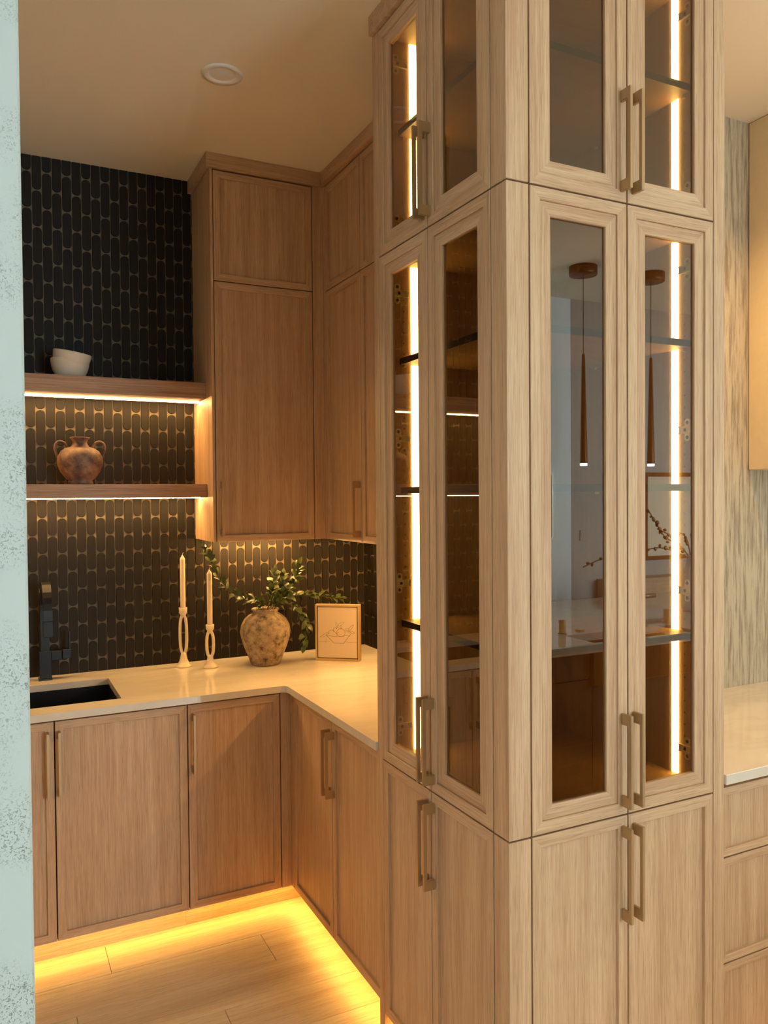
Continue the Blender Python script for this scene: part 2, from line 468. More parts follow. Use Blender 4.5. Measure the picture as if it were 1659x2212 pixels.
def window(name, side, plane, a0, a1, z0, z1):
    bm = BM(); ring(bm, side, plane, a0, a1, z0, z1, 0.06, 0.02, 0.08)
    w = struct(link(name, bm, [TRIMWHITE, TRIMWHITE]))
    for k in (1, 2):
        a = a0 + (a1 - a0) * k / 3
        bm = BM(); fbox(bm, side, plane, a - 0.025, a + 0.025, 0.025, 0.075, z0 + 0.06, z1 - 0.06); link('window_mullion', bm, TRIMWHITE, w)
    for k in range(3):
        q0 = a0 + 0.06 if k == 0 else a0 + (a1 - a0) * k / 3 + 0.025
        q1 = a1 - 0.06 if k == 2 else a0 + (a1 - a0) * (k + 1) / 3 - 0.025
        bm = BM(); fbox(bm, side, plane, q0, q1, 0.048, 0.052, z0 + 0.06, z1 - 0.06); link('window_pane', bm, CLEAR, w)
window('window_1', 'Y', -4.62, 2.05, 3.25, 0.4, 2.6)
window('added_window', 'Y', 2.16, 4.4, 6.2, 1.15, 2.15)  # unseen, added to let daylight onto the rear wall
window('window_2', 'X', -3.72, -3.1, -0.1, 0.4, 2.6)

# floor planks of the pantry, one by one (running along X)
rows = [3.063 - 0.187 * k for k in range(-1, 13)]
joints = {0: [-0.9, 0.35, 1.9], 1: [0.89], 2: [0.218], 3: [0.652], 4: [-0.15, 1.15]}
pm = {}
for k in range(len(rows) - 1):
    y1, y0 = rows[k], rows[k + 1]
    r_ = k - 1
    cuts = sorted([-1.2 if y0 < 1.3 else XPL + 0.002] + [j for j in joints.get(r_, [(-0.4 + 0.53 * k) % 1.3]) if XPL + .1 < j < XBASE + .3] + [2.2 if y0 < 1.3 else 1.66])
    y1c = min(y1, YB - 0.002)
    for a, b_ in zip(cuts[:-1], cuts[1:]):
        bm = BM(); L, W_ = b_ - a - 0.0016, y1c - y0 - 0.0016
        box(bm, -L / 2, L / 2, -W_ / 2, W_ / 2, -0.006, 0)
        bmesh.ops.bevel(bm, geom=[e for e in bm.edges if all(v.co.z > -0.001 for v in e.verts)], offset=0.0008, segments=1, affect='EDGES')
        o = link('plank', bm, FLOOROAK, None)
        o.parent = fl; o.location = ((a + b_) / 2, (y0 + y1c) / 2, 0)

# wall tiles: upright round-ended pieces, each with its own edges, grout recessed between them
PX, PZ, TW, TH, TD = 0.03885, 0.1525, 0.0362, 0.1488, 0.005
def tile_outline(w, h):
    r, pts = w / 2, []
    n = 6
    for s in (1, -1):
        for k in range(n + 1):
            t = math.pi * k / n
            c, sn = math.cos(t), math.sin(t)
            ex = 1.0
            pts.append((s * r * math.copysign(abs(c) ** ex, c), s * (h / 2 - r * 0.84 + r * 0.84 * abs(sn) ** ex)))
    return pts
def tile_mesh(bm, cx, cz, org, ux, nrm, z_lo=-9, z_hi=9, a_lo=-9, a_hi=9):
    """adds one tile; clipped to the wall's edges"""
    o1, o2 = tile_outline(TW, TH), tile_outline(TW - 0.0022, TH - 0.0022)
    def P(p, d):
        a = min(max(cx + p[0], a_lo), a_hi); z = min(max(cz + p[1], z_lo), z_hi)
        return Vector(org) + Vector(ux) * a + Vector((0, 0, 1)) * z + Vector(nrm) * d
    A = [bm.verts.new(P(p, 0.0004)) for p in o1]; B = [bm.verts.new(P(p, TD)) for p in o2]
    n = len(A)
    for k in range(n):
        bm.faces.new((A[k], A[(k + 1) % n], B[(k + 1) % n], B[k]))
    bm.faces.new(B)
def full_tile(name):
    bm = BM(); tile_mesh(bm, 0, 0, (0, 0, 0), (1, 0, 0), (0, -1, 0))
    bmesh.ops.recalc_face_normals(bm, faces=bm.faces)
    me = bpy.data.meshes.new(name); bm.to_mesh(me); bm.free(); me.materials.append(TILE)
    return me
TM = full_tile('tile')
X0 = 0.1895            # a column centre (grout at 0.170 | 0.209)
Z0 = 1.4305 - 0.0763   # a tile centre in that column
cand, rest = [], []
for i in range(-13, 40):
    cx = X0 + i * PX
    if cx + TW / 2 < XPL or cx - TW / 2 > XW: continue
    for j in range(-4, 13):
        cz = Z0 + j * PZ + (PZ / 2 if i % 2 else 0)
        lo, hi = max(cz - TH / 2, CT + 0.001), min(cz + TH / 2, ZC)
        if hi - lo < 0.012: continue
        if cx - TW / 2 > XUL and lo > ZUB: continue
        clipped = cz - TH / 2 < CT or cz + TH / 2 > ZC or cx + TW / 2 > XW - 0.006 or cx - TW / 2 < XPL or (cx - TW / 2 > XUL - 0.02 and hi > ZUB)
        # the strip of wall the photograph shows
        seen = cx > 0.05 and not (cx + TW / 2 > XUL and lo > ZUB)
        cand.append((cx, cz, clipped, seen))
parts = [c for c in cand if c[3]]
def dist(c): return (Vector((c[0], YB, c[1])) - Vector((0, 0, HC))).length
parts.sort(key=dist)
rest = parts[300:] + [c for c in cand if not c[3]]
parts = parts[:300]
for cx, cz, clipped, seen in parts:
    if clipped:
        bm = BM(); tile_mesh(bm, cx, cz, (0, YB, 0), (1, 0, 0), (0, -1, 0), CT + 0.001, ZC - 0.001, XPL + 0.001, XW - 0.006)
        link('tile', bm, TILE, wb)
    else:
        o = bpy.data.objects.new('tile', TM); COL.objects.link(o); o.parent = wb; o.location = (cx, YB, cz)
bm = BM()
for cx, cz, clipped, seen in rest:
    tile_mesh(bm, cx, cz, (0, YB, 0), (1, 0, 0), (0, -1, 0), CT + 0.001, ZC - 0.001, XPL + 0.001, XW - 0.006)
o = link('tile', bm, TILE, wb); o['kind'] = 'stuff'
for i in range(0, 37):
    ay = YB - 0.0255 - i * PX
    for j in range(-1, 4):
        cz = 0.99 + j * PZ + (PZ / 2 if i % 2 else 0)
        if cz + TH / 2 < CT + 0.01 or cz - TH / 2 > ZUB: continue
        if ay - TW / 2 < YTE: continue
        bm = BM(); tile_mesh(bm, ay, cz, (XW, 0, 0), (0, 1, 0), (-1, 0, 0), CT + 0.001, ZUB + 0.02)
        link('tile', bm, TILE, wr)

# ------------------------------------------------------------------ tall corner cabinet, three stacked units between end panels
def end_panel(label, dims):
    o = bx('end_panel', dims, OZ, bevel=0.001); tag(o, label, 'panel'); return o
end_panel('tall light oak end panel of the glass tower beside the pantry counter', (XT, XTR - 0.002, YTL, YTE, 0, ZCB))
end_panel('tall light oak end panel of the glass tower beside the kitchen counter', (XTR, XTE, YT, YTE - 0.028, 0, ZCB))

def corner_post(parent, z0, z1):
    bm = BM(); box(bm, XT, RP - G, YT, LP - G, z0 + G, z1 - G)
    bev(bm, 0.0012)
    link('corner_post', bm, OZ, parent)
IX0, IX1, IY0, IY1 = XT + 0.021, 1.688, YT + 0.021, 2.105   # inside of the display units
# lower unit
tb = thing('corner_base_cabinet', 'solid oak base cabinet at the bottom of the glass display tower', 'cabinet', (1.39, 1.80, 0))
bm = BM(); box(bm, IX0, XTR - 0.003, IY0, YTL - 0.001, ZDB, ZLO - 0.002); link('body', bm, OZ, tb)
bm = BM(); box(bm, XT + 0.07, XTR - 0.003, YT + 0.07, YTL - 0.001, 0, ZDB - 0.0005); link('toe_kick', bm, OX, tb)
corner_post(tb, ZDB, ZLO)
door(tb, 'X', XT, LM, YTL, ZDB, ZLO, 'panel', (LM + 0.0165, 0.614, 0.846))
door(tb, 'X', XT, LP, LM, ZDB, ZLO, 'panel', (LM - 0.0165, 0.614, 0.846))
door(tb, 'Y', YT, RP, RM, ZDB, ZLO, 'panel', (RM - 0.0185, 0.613, 0.847))
door(tb, 'Y', YT, RM, XTR, ZDB, ZLO, 'panel', (RM + 0.0185, 0.613, 0.847))
toe_led(tb, (XT + 0.035, XT + 0.045, YT + 0.06, YTL - 0.01, ZDB - 0.008, ZDB - 0.002))
toe_led(tb, (XT + 0.06, XTR - 0.01, YT + 0.035, YT + 0.045, ZDB - 0.008, ZDB - 0.002))

def hinge(parent, side, a, z):
    """cup hinge on the end panel: rounded butterfly plate + arm; side 'far' = panel at IY1 seen along X, 'right' = panel at IX1 seen along Y"""
    def P(u, n, zz):
        return (a + u, IY1 - n, z + zz) if side == 'far' else (IX1 - n, a + u, z + zz)
    bm = BM()
    def slab(u0, u1, z0, z1, n0, n1, ch=0.003):
        pts = [(u0 + ch, z0), (u1 - ch, z0), (u1, z0 + ch), (u1, z1 - ch), (u1 - ch, z1), (u0 + ch, z1), (u0, z1 - ch), (u0, z0 + ch)]
        A = [bm.verts.new(P(u, n0, zz)) for u, zz in pts]; B = [bm.verts.new(P(u, n1, zz)) for u, zz in pts]
        for k in range(8): bm.faces.new((A[k], A[(k + 1) % 8], B[(k + 1) % 8], B[k]))
        bm.faces.new(A[::-1]); bm.faces.new(B)
    slab(-0.008, 0.010, -0.030, 0.030, 0, 0.0035, 0.005)
    h = link('hinge', bm, STEEL, parent); h['label'] = 'nickel cup hinge'
    bm = BM()
    s = 1
    e_ = 0.036 if side == 'far' else 0.025
    slab(-0.018, e_, -0.009, 0.009, 0.0035, 0.009, 0.002)
    slab(-0.018, e_, -0.010, -0.007, 0.009, 0.012, 0.0005)
    slab(-0.018, e_, 0.007, 0.010, 0.009, 0.012, 0.0005)
    link('hinge_arm', bm, STEEL, h)
    bm = BM()
    for zz in (-0.020, 0.020):
        slab(-0.004, 0.005, zz - 0.0045, zz + 0.0045, 0.0035, 0.005, 0.003)
    slab(0.000, 0.008, -0.004, 0.004, 0.009, 0.0098, 0.001)
    o = link('hinge_screws', bm, DARK, h); o['kind'] = 'stuff'

def display(name, label, z0, z1, shelves, hz, lh, led_z, top):
    t = thing(name, label, 'display cabinet', (1.39, 1.80, z0))
    bm = BM()
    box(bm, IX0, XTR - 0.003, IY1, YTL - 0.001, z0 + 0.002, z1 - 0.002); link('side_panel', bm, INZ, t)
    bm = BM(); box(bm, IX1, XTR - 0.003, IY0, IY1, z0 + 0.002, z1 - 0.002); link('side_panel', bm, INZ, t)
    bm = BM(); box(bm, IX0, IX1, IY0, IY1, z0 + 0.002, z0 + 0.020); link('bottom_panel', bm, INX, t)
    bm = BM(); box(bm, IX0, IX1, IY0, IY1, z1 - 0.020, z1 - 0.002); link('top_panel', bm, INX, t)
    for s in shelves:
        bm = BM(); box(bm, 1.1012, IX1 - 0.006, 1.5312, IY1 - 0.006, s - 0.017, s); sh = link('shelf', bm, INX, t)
        bm = BM(); box(bm, 1.100, 1.1012, 1.530, IY1 - 0.006, s - 0.018, s + 0.0005); box(bm, 1.1012, IX1 - 0.006, 1.530, 1.5312, s - 0.018, s + 0.0005)
        o = link('edge_shade', bm, SHADE_EDGE, sh); o['label'] = 'painted shade on the shelf edge'
        bm = BM()
        for (cx_, cy_) in ((1.118, IY1 - 0.005), (1.45, IY1 - 0.005), (IX1 - 0.005, 1.558), (IX1 - 0.005, 1.9)):
            box(bm, cx_ - 0.004, cx_ + 0.004, cy_ - 0.004, cy_ + 0.004, s - 0.024, s - 0.018)
        o = link('shelf_pins', bm, STEEL, sh); o['kind'] = 'stuff'
    for z in hz:
        hinge(t, 'far', 1.094, z); hinge(t, 'right', 1.5455, z)
    # row of shelf-pin holes down each end panel
    bm = BM()
    z = z0 + 0.10
    while z < z1 - 0.08:
        for c_, nrm in (((1.117, IY1 - 0.0004, z), 'Y'), ((IX1 - 0.0004, 1.558, z), 'X')):
            vs_ = []
            for k in range(8):
                u, w_ = 0.0028 * math.cos(k * math.pi / 4), 0.0028 * math.sin(k * math.pi / 4)
                vs_.append(bm.verts.new((c_[0] + u, c_[1], c_[2] + w_) if nrm == 'Y' else (c_[0], c_[1] + u, c_[2] + w_)))
            bm.faces.new(vs_)
        z += 0.032
    o = link('pin_holes', bm, DARK, t); o['kind'] = 'stuff'
    # upright light strips, one down each end panel
    o = bx('led_strip', (1.141, 1.165, IY1 - 0.005, IY1, led_z[0], led_z[1]), LED_TOWER, t); o['label'] = 'white glowing upright light strip'
    o = bx('led_strip', (IX1 - 0.005, IX1, 1.579, 1.600, led_z[0], led_z[1]), LED_TOWER, t); o['label'] = 'white glowing upright light strip'
    corner_post(t, z0, z1)
    for side, plane, c in (('X', XT, LM), ('Y', YT, RM)):
        bm = BM(); fbox(bm, side, plane, c - 0.016, c + 0.016, 0.0205, 0.028, z0 + 0.02, z1 - 0.02); link('added_light_stop', bm, OZ, t)  # added strip, keeps the inner glow from leaking through the door gap
    door(t, 'X', XT, LM, YTL, z0, z1, 'glass', (LM + 0.0165,) + lh)
    door(t, 'X', XT, LP, LM, z0, z1, 'glass', (LM - 0.0165,) + lh)
    door(t, 'Y', YT, RP, RM, z0, z1, 'glass', (RM - 0.0185,) + lh)
    door(t, 'Y', YT, RM, XTR, z0, z1, 'glass', (RM + 0.0185,) + lh)
    return t
display('glass_display_cabinet', 'tall glass-door oak display cabinet with three shelves, middle of the tower', ZLO, ZUP, (2.0755, 1.691, 1.292), (2.27, 1.838, 1.403, 0.971), (0.896, 1.126), (ZLO + 0.022, ZUP - 0.022), False)
display('glass_display_cabinet', 'short glass-door oak display cabinet under the ceiling, top of the tower', ZUP, ZCB, (2.752,), (2.947, 2.472), (2.400, 2.643), (ZUP + 0.10, ZCB - 0.022), True)
bm = BM(); box(bm, XT - 0.013, XTE, YT - 0.013, YTE - 0.001, ZCB + 0.001, ZC - 0.0005); bev(bm, 0.001)
tag(link('crown_board', bm, OX), 'flat oak crown board along the top of the glass tower', 'trim')

# ------------------------------------------------------------------ pantry upper cabinets
ub = thing('upper_cabinet', 'tall oak wall cabinet with two stacked doors beside the floating shelves', 'cabinet', (1.07, 3.45, ZUB))
bm = BM(); box(bm, XUL, 0.8455, YU, YB, ZUB, ZUC + 0.002); bev(bm, 0.001); link('side_panel', bm, OZ, ub)
bm = BM(); box(bm, 0.8455, XU - 0.0005, YU + 0.021, YB, ZUB + 0.001, ZUC + 0.002); link('body', bm, OZ, ub)
bm = BM(); box(bm, 1.2905, XU, YU, YU + 0.0205, ZUB, ZUC + 0.002); link('filler', bm, OZ, ub)
door(ub, 'Y', YU, 0.8465, 1.2895, ZUB - 0.002, ZUG, 'panel', (0.869, 1.502, 1.729))
door(ub, 'Y', YU, 0.8465, 1.2895, ZUG, ZUC - 0.001, 'panel')
bm = BM(); box(bm, XUL - 0.018, XU - 0.0185, YU - 0.018, YB, ZUC + 0.003, ZC - 0.0005); bev(bm, 0.0008); link('crown', bm, OX, ub)
o = bx('led_strip', (0.90, 1.30, 3.50, 3.512, ZUB - 0.007, ZUB + 0.0005), LED_UNDER, ub); o['label'] = 'warm under-cabinet light strip'

ur = thing('upper_cabinet', 'long oak wall cabinet on the right-hand wall running behind the glass tower', 'cabinet', (1.5, 2.72, ZUB))
bm = BM(); box(bm, XU + 0.021, XW, YTE + 0.001, YU + 0.02, ZUB + 0.001, ZUC + 0.002); link('body', bm, OZ, ur)
bm = BM(); box(bm, XU + 0.0005, XU + 0.0205, 3.2665, YU - 0.0005, ZUB, ZUC + 0.002); link('filler', bm, OZ, ur)
for k, (a0, a1) in enumerate(((2.899, 3.265), (2.530, 2.899), (2.160, 2.530))):
    door(ur, 'X', XU, a0, a1, ZUB - 0.002, ZUG, 'panel', (a0 + 0.0165, 1.498, 1.726) if k != 1 else (a0 + 0.0165, 1.498, 1.726))
    door(ur, 'X', XU, a0, a1, ZUG, ZUC - 0.001, 'panel')
bm = BM(); box(bm, XU - 0.018, XW, YTE + 0.001, YU + 0.02, ZUC + 0.003, ZC - 0.0005); bev(bm, 0.0008); link('crown', bm, OY, ur)
o = bx('led_strip', (1.60, 1.611, 2.25, 3.40, ZUB - 0.007, ZUB + 0.0005), LED_UNDER, ur); o['label'] = 'warm under-cabinet light strip'

# floating shelves
def fshelf(label, zt, zb, dp):
    t = thing('floating_shelf', label, 'shelf', (0.27, 3.5, zb), 'floating shelves')
    bm = BM(); box(bm, XPL, XUL - 0.0005, YS, YB - 0.006, zb, zt); bev(bm, 0.0012); link('board', bm, SHELFOAK, t)
    o = bx('led_strip', (XPL + 0.02, XUL - 0.001, 3.515, 3.53, zb - dp, zb + 0.002), LED_SHELF, t); o['label'] = 'glowing light strip under the shelf'
fshelf('thick oak floating shelf with the two bowls on it, the higher one', 2.158, 2.090, 0.005)
fshelf('thick oak floating shelf with the handled jug on it, the lower one', 1.723, 1.666, 0.0032)

# ------------------------------------------------------------------ base cabinets and worktop
def base_toe(parent, dims, led):
    bm = BM(); box(bm, *dims); link('toe_kick', bm, OX if dims[1] - dims[0] > 0.3 else OY, parent)
    toe_led(parent, led)
sb = thing('sink_base_cabinet', 'oak sink cabinet with two doors under the black sink', 'cabinet', (0.18, 3.3, 0))
bm = BM()
for q in ((XPL + 0.004, XPL + 0.018, YBASE + 0.021, YB - 0.007), (0.633, 0.651, YBASE + 0.021, YB - 0.007), (XPL + 0.018, 0.633, YB - 0.025, YB - 0.007)):
    box(bm, *q, ZDB, CB - 0.002)
box(bm, XPL + 0.018, 0.633, YBASE + 0.021, YB - 0.025, ZDB, ZDB + 0.018)
link('body', bm, OZ, sb)
door(sb, 'Y', YBASE, XPL + 0.004, 0.1849, ZDB - 0.001, CB - 0.009, 'panel', (0.1615, 0.614, 0.845))
door(sb, 'Y', YBASE, 0.1849, 0.6518, ZDB - 0.001, CB - 0.009, 'panel', (0.1995, 0.614, 0.845))
base_toe(sb, (XPL + 0.004, 0.6515, 3.073, 3.09, 0.0, ZDB - 0.001), (XPL + 0.004, 0.651, 3.0215, 3.0300, ZDB - 0.010, ZDB - 0.002))
bb = thing('base_cabinet', 'single-door oak base cabinet between the sink cabinet and the inner corner', 'cabinet', (0.85, 3.3, 0))
bm = BM(); box(bm, 0.6525, XBASE + 0.02, YBASE + 0.021, YB - 0.007, ZDB, CB - 0.002); link('body', bm, OZ, bb)
bm = BM(); box(bm, 1.0215, XBASE, YBASE, YBASE + 0.0205, ZDB + 0.001, CB - 0.002); link('filler', bm, OZ, bb)
door(bb, 'Y', YBASE, 0.6518, 1.02, ZDB - 0.001, CB - 0.009, 'panel', (0.6715, 0.619, 0.845))
base_toe(bb, (0.6520, 1.135, 3.073, 3.09, 0.0, ZDB - 0.001), (0.651, 1.09, 3.0215, 3.0300, ZDB - 0.010, ZDB - 0.002))
rb_ = thing('base_cabinet', 'two-door oak base cabinet along the right side, next to the tower', 'cabinet', (1.4, 2.6, 0))
bm = BM(); box(bm, XBASE + 0.021, XW - 0.007, YTE + 0.001, YBASE + 0.0205, ZDB, CB - 0.002); link('body', bm, OZ, rb_)
bm = BM(); box(bm, XBASE + 0.0005, XBASE + 0.0205, 2.9715, YBASE - 0.0005, ZDB + 0.001, CB - 0.002); link('filler', bm, OZ, rb_)
door(rb_, 'X', XBASE, 2.5665, 2.97, ZDB - 0.001, CB - 0.009, 'panel', (2.5665 + 0.019, 0.606, 0.840))
door(rb_, 'X', XBASE, 2.163, 2.5665, ZDB - 0.001, CB - 0.009, 'panel', (2.5665 - 0.019, 0.606, 0.840))
base_toe(rb_, (1.136, 1.153, YTE + 0.001, 3.072, 0.0, ZDB - 0.001), (1.0835, 1.0920, YTE + 0.01, 3.02, ZDB - 0.010, ZDB - 0.002))

SX0, SX1, SY0, SY1 = -0.22, 0.424, 3.077, 3.45
def worktop():
    bm = BM()
    xs = [XPL, SX0, SX1, XCT, XW - 0.006]; ys = [YTE + 0.001, YCT, SY0, SY1, YB - 0.006]
    solid = set()
    for i in range(4):
        for j in range(4):
            if j == 0 and i < 3: continue
            if i == 1 and j == 2: continue
            solid.add((i, j))
    V = {}
    def v(i, j, z):
        if (i, j, z) not in V: V[(i, j, z)] = bm.verts.new((xs[i], ys[j], z))
        return V[(i, j, z)]
    for (i, j) in solid:
        bm.faces.new((v(i, j, CT), v(i + 1, j, CT), v(i + 1, j + 1, CT), v(i, j + 1, CT)))
        bm.faces.new((v(i, j, CB), v(i, j + 1, CB), v(i + 1, j + 1, CB), v(i + 1, j, CB)))
        for (di, dj, e0, e1) in ((0, -1, (0, 0), (1, 0)), (0, 1, (1, 1), (0, 1)), (-1, 0, (0, 1), (0, 0)), (1, 0, (1, 0), (1, 1))):
            if (i + di, j + dj) not in solid:
                a, b_ = (i + e0[0], j + e0[1]), (i + e1[0], j + e1[1])
                bm.faces.new((v(*a, CB), v(*b_, CB), v(*b_, CT), v(*a, CT)))
    # rounded inner corner
    r = 0.022; pts = [(XCT, YCT)] + [(XCT - r + r * math.sin(t), YCT - r + r * math.cos(t)) for t in [math.pi / 2 * k / 6 for k in range(7)]]
    A = [bm.verts.new((x, y, CB)) for x, y in pts]; B = [bm.verts.new((x, y, CT)) for x, y in pts]
    n = len(A)
    for k in range(1, n - 1): bm.faces.new((A[k], A[k + 1], B[k + 1], B[k]))
    for k in range(1, n - 1):
        bm.faces.new((B[0], B[k], B[k + 1])); bm.faces.new((A[0], A[k + 1], A[k]))
    bmesh.ops.remove_doubles(bm, verts=bm.verts, dist=1e-5)
    return tag(link('worktop', bm, QUARTZ), 'L-shaped cream quartz worktop of the pantry with a rounded inner corner', 'worktop')
worktop()
# undermount sink
sk = thing('sink', 'black undermount sink let into the cream worktop', 'sink', (0.1, 3.26, 0.70))
bm = BM(); z0 = 0.69; t_ = 0.006
box(bm, SX0 - 0.01, SX1 + 0.01, SY0 - 0.01, SY1 + 0.01, z0, z0 + t_)
box(bm, SX0 - 0.012, SX0 - 0.003, SY0 - 0.012, SY1 + 0.012, z0 + t_, CB - 0.0005); box(bm, SX1 + 0.003, SX1 + 0.012, SY0 - 0.012, SY1 + 0.012, z0 + t_, CB - 0.0005)
box(bm, SX0 - 0.003, SX1 + 0.003, SY0 - 0.012, SY0 - 0.003, z0 + t_, CB - 0.0005); box(bm, SX0 - 0.003, SX1 + 0.003, SY1 + 0.003, SY1 + 0.012, z0 + t_, CB - 0.0005)
link('basin', bm, SINKM, sk)
bm = BM(); lathe(bm, [(0.0, 0.0), (0.04, 0.0), (0.04, 0.004), (0.03, 0.003), (0.0, 0.002)][1:4], 0.1, 3.26, z0 + t_, 24); link('drain', bm, BLACKM, sk, True)

# ------------------------------------------------------------------ kitchen side: hood, counter, drawers
hd = bx('range_hood', (2.648, 3.75, 1.52, 2.1295, 1.755, ZC - 0.0005), HOODM, bevel=0.004); tag(hd, 'cream plaster range hood box hanging from the ceiling at right', 'range hood')
bm = BM(); box(bm, XTE + 0.001, 4.6, 1.4655, 2.1295, CT - 0.028, CT); bev(bm, 0.0015)
tag(link('worktop', bm, QUARTZ), 'white quartz kitchen worktop in front of the streaked plaster wall', 'worktop')
def drawers(label, x0, x1):
    t = thing('drawer_cabinet', label, 'cabinet', ((x0 + x1) / 2, 1.8, 0))
    bm = BM(); box(bm, x0 + 0.001, x1 - 0.001, 1.509, 2.1295, ZDB, CT - 0.0285); link('body', bm, OZ, t)
    bm = BM(); box(bm, x0 + 0.001, x1 - 0.001, 1.56, 1.58, 0, ZDB - 0.001); link('toe_kick', bm, OX, t)
    for za, zb_ in ((0.6785, 0.872), (0.3875, 0.6785), (ZDB, 0.3875)):
        door(t, 'Y', 1.488, x0 + 0.002, x1 - 0.002, za, zb_, 'panel', None, 'drawer', 0.022)
    toe_led(t, (x0 + 0.01, x1 - 0.01, 1.52, 1.53, ZDB - 0.008, ZDB - 0.002))
drawers('oak three-drawer kitchen cabinet beside the tower, below the white worktop', XTE, 2.64)
drawers('oak three-drawer kitchen cabinet below the range hood', 2.64, 3.6)

# recessed downlights; the last three are unseen, added for warm ceiling bounce
def downlight(label, x, y, lit=None, watts=0):
    t = thing('recessed_downlight', label, 'downlight', (x, y, ZC))
    bm = BM(); lathe(bm, [(0.070, -0.0005), (0.069, -0.004), (0.052, -0.005), (0.048, -0.003), (0.044, -0.0006)], x, y, ZC, 40, False); link('trim_ring', bm, TRIMWHITE, t, True)
    bm = BM(); lathe(bm, [(0.049, -0.0030), (0.0445, -0.0006), (0.036, -0.0012), (0.012, -0.0035), (0.001, -0.004)], x, y, ZC, 40, False); link('lens', bm, TRIMWHITE if lit is None else lit, t, True)
    if watts:
        l = bpy.data.lights.new('downlight_lamp', 'SPOT'); l.energy = watts; l.color = (1.0, 0.62, 0.26); l.spot_size = R(125); l.spot_blend = 0.8; l.shadow_soft_size = 0.045
        o = bpy.data.objects.new('downlight_lamp', l); COL.objects.link(o); o.parent = t; o.location = (0, 0, -0.012)
downlight('white round downlight set in the pantry ceiling, switched off', 0.722, 2.656)
KITCH = emissive('downlight_glow', (1.0, 0.72, 0.38), 15)
downlight('white round downlight in the kitchen ceiling beside the range hood', 2.18, 1.55, KITCH, 100)
downlight('added unseen downlight in the kitchen ceiling before the range hood', 3.2, 0.9, KITCH, 60)
downlight('added unseen downlight in the kitchen ceiling in front of the tower', 1.9, -0.3, KITCH, 15)
downlight('added unseen downlight in the ceiling in front of the left plaster wall', -0.7, -0.6, KITCH, 15)

# ------------------------------------------------------------------ things on shelves and worktop
def bowl(label, x, y, z, r, h, tilt=(0, 0, 0), foot=0.6):
    bm = BM()
    n = 14; prof = []
    for k in range(n + 1):
        u = k / n
        prof.append((r * (foot + (1 - foot) * math.sin(u * math.pi / 2) ** 0.75), h * u ** 1.15))
    inner = [(p[0] - 0.004, max(p[1], 0.006)) for p in prof][::-1]
    lathe(bm, prof + [(r - 0.001, h + 0.0015)] + inner, 0, 0, 0, 48)
    bmesh.ops.recalc_face_normals(bm, faces=bm.faces)
    o = link('bowl', bm, BOWLM, None, True)
    o.location = (x, y, z); o.rotation_euler = tilt
    return tag(o, label, 'bowl', 'stacked stoneware bowls')
bowl('beige stoneware bowl standing on the upper floating shelf, the lower of the stack', 0.298, 3.49, 2.1585, 0.0755, 0.078)
bowl('beige stoneware bowl tilted inside another bowl, on top of the stack', 0.2955, 3.487, 2.188, 0.0745, 0.076, (R(5), R(8.5), 0))

def jug():
    x, y, z = 0.331, 3.49, 1.7235
    t = thing('jug', 'round brown terracotta jug with two ear handles on the lower shelf', 'jug', (x, y, z))
    prof = [(0.048, 0), (0.050, 0.004), (0.048, 0.013), (0.046, 0.016), (0.060, 0.028), (0.078, 0.052), (0.088, 0.078), (0.090, 0.098), (0.086, 0.118), (0.074, 0.138), (0.055, 0.150), (0.036, 0.156), (0.029, 0.166), (0.028, 0.174), (0.033, 0.184), (0.039, 0.190), (0.040, 0.194), (0.036, 0.195), (0.030, 0.186), (0.024, 0.172), (0.024, 0.160)]
    bm = BM(); lathe(bm, prof, x, y, z, 48); link('body', bm, JUGM, t, True)
    ax = Vector((math.cos(R(-8)), math.sin(R(-8)), 0))
    for s in (-1, 1):
        c = Vector((x, y, z))
        pts = [c + ax * s * q[0] + Vector((0, 0, q[1])) for q in ((0.048, 0.152), (0.060, 0.170), (0.078, 0.177), (0.093, 0.166), (0.096, 0.145), (0.090, 0.122), (0.084, 0.108))]
        bm = BM(); tube(bm, catmull(pts, 6), 0.0055, 8); link('handle', bm, JUGM, t, True)
jug()

def vase():
    x, y, z = 1.092, 3.404, CT
    prof = [(0.060, 0), (0.066, 0.004), (0.077, 0.035), (0.095, 0.080), (0.108, 0.120), (0.112, 0.148), (0.108, 0.176), (0.095, 0.202), (0.076, 0.220), (0.060, 0.229), (0.056, 0.236), (0.060, 0.243), (0.0615, 0.248), (0.058, 0.251), (0.051, 0.247), (0.048, 0.236), (0.060, 0.218), (0.09, 0.16), (0.06, 0.03)]
    bm = BM(); lathe(bm, prof, x, y, z + 0.0005, 56)
    o = link('vase', bm, CROCK, None, True)
    return tag(o, 'bulbous weathered stoneware vase holding leafy branches on the worktop', 'vase')
vase()

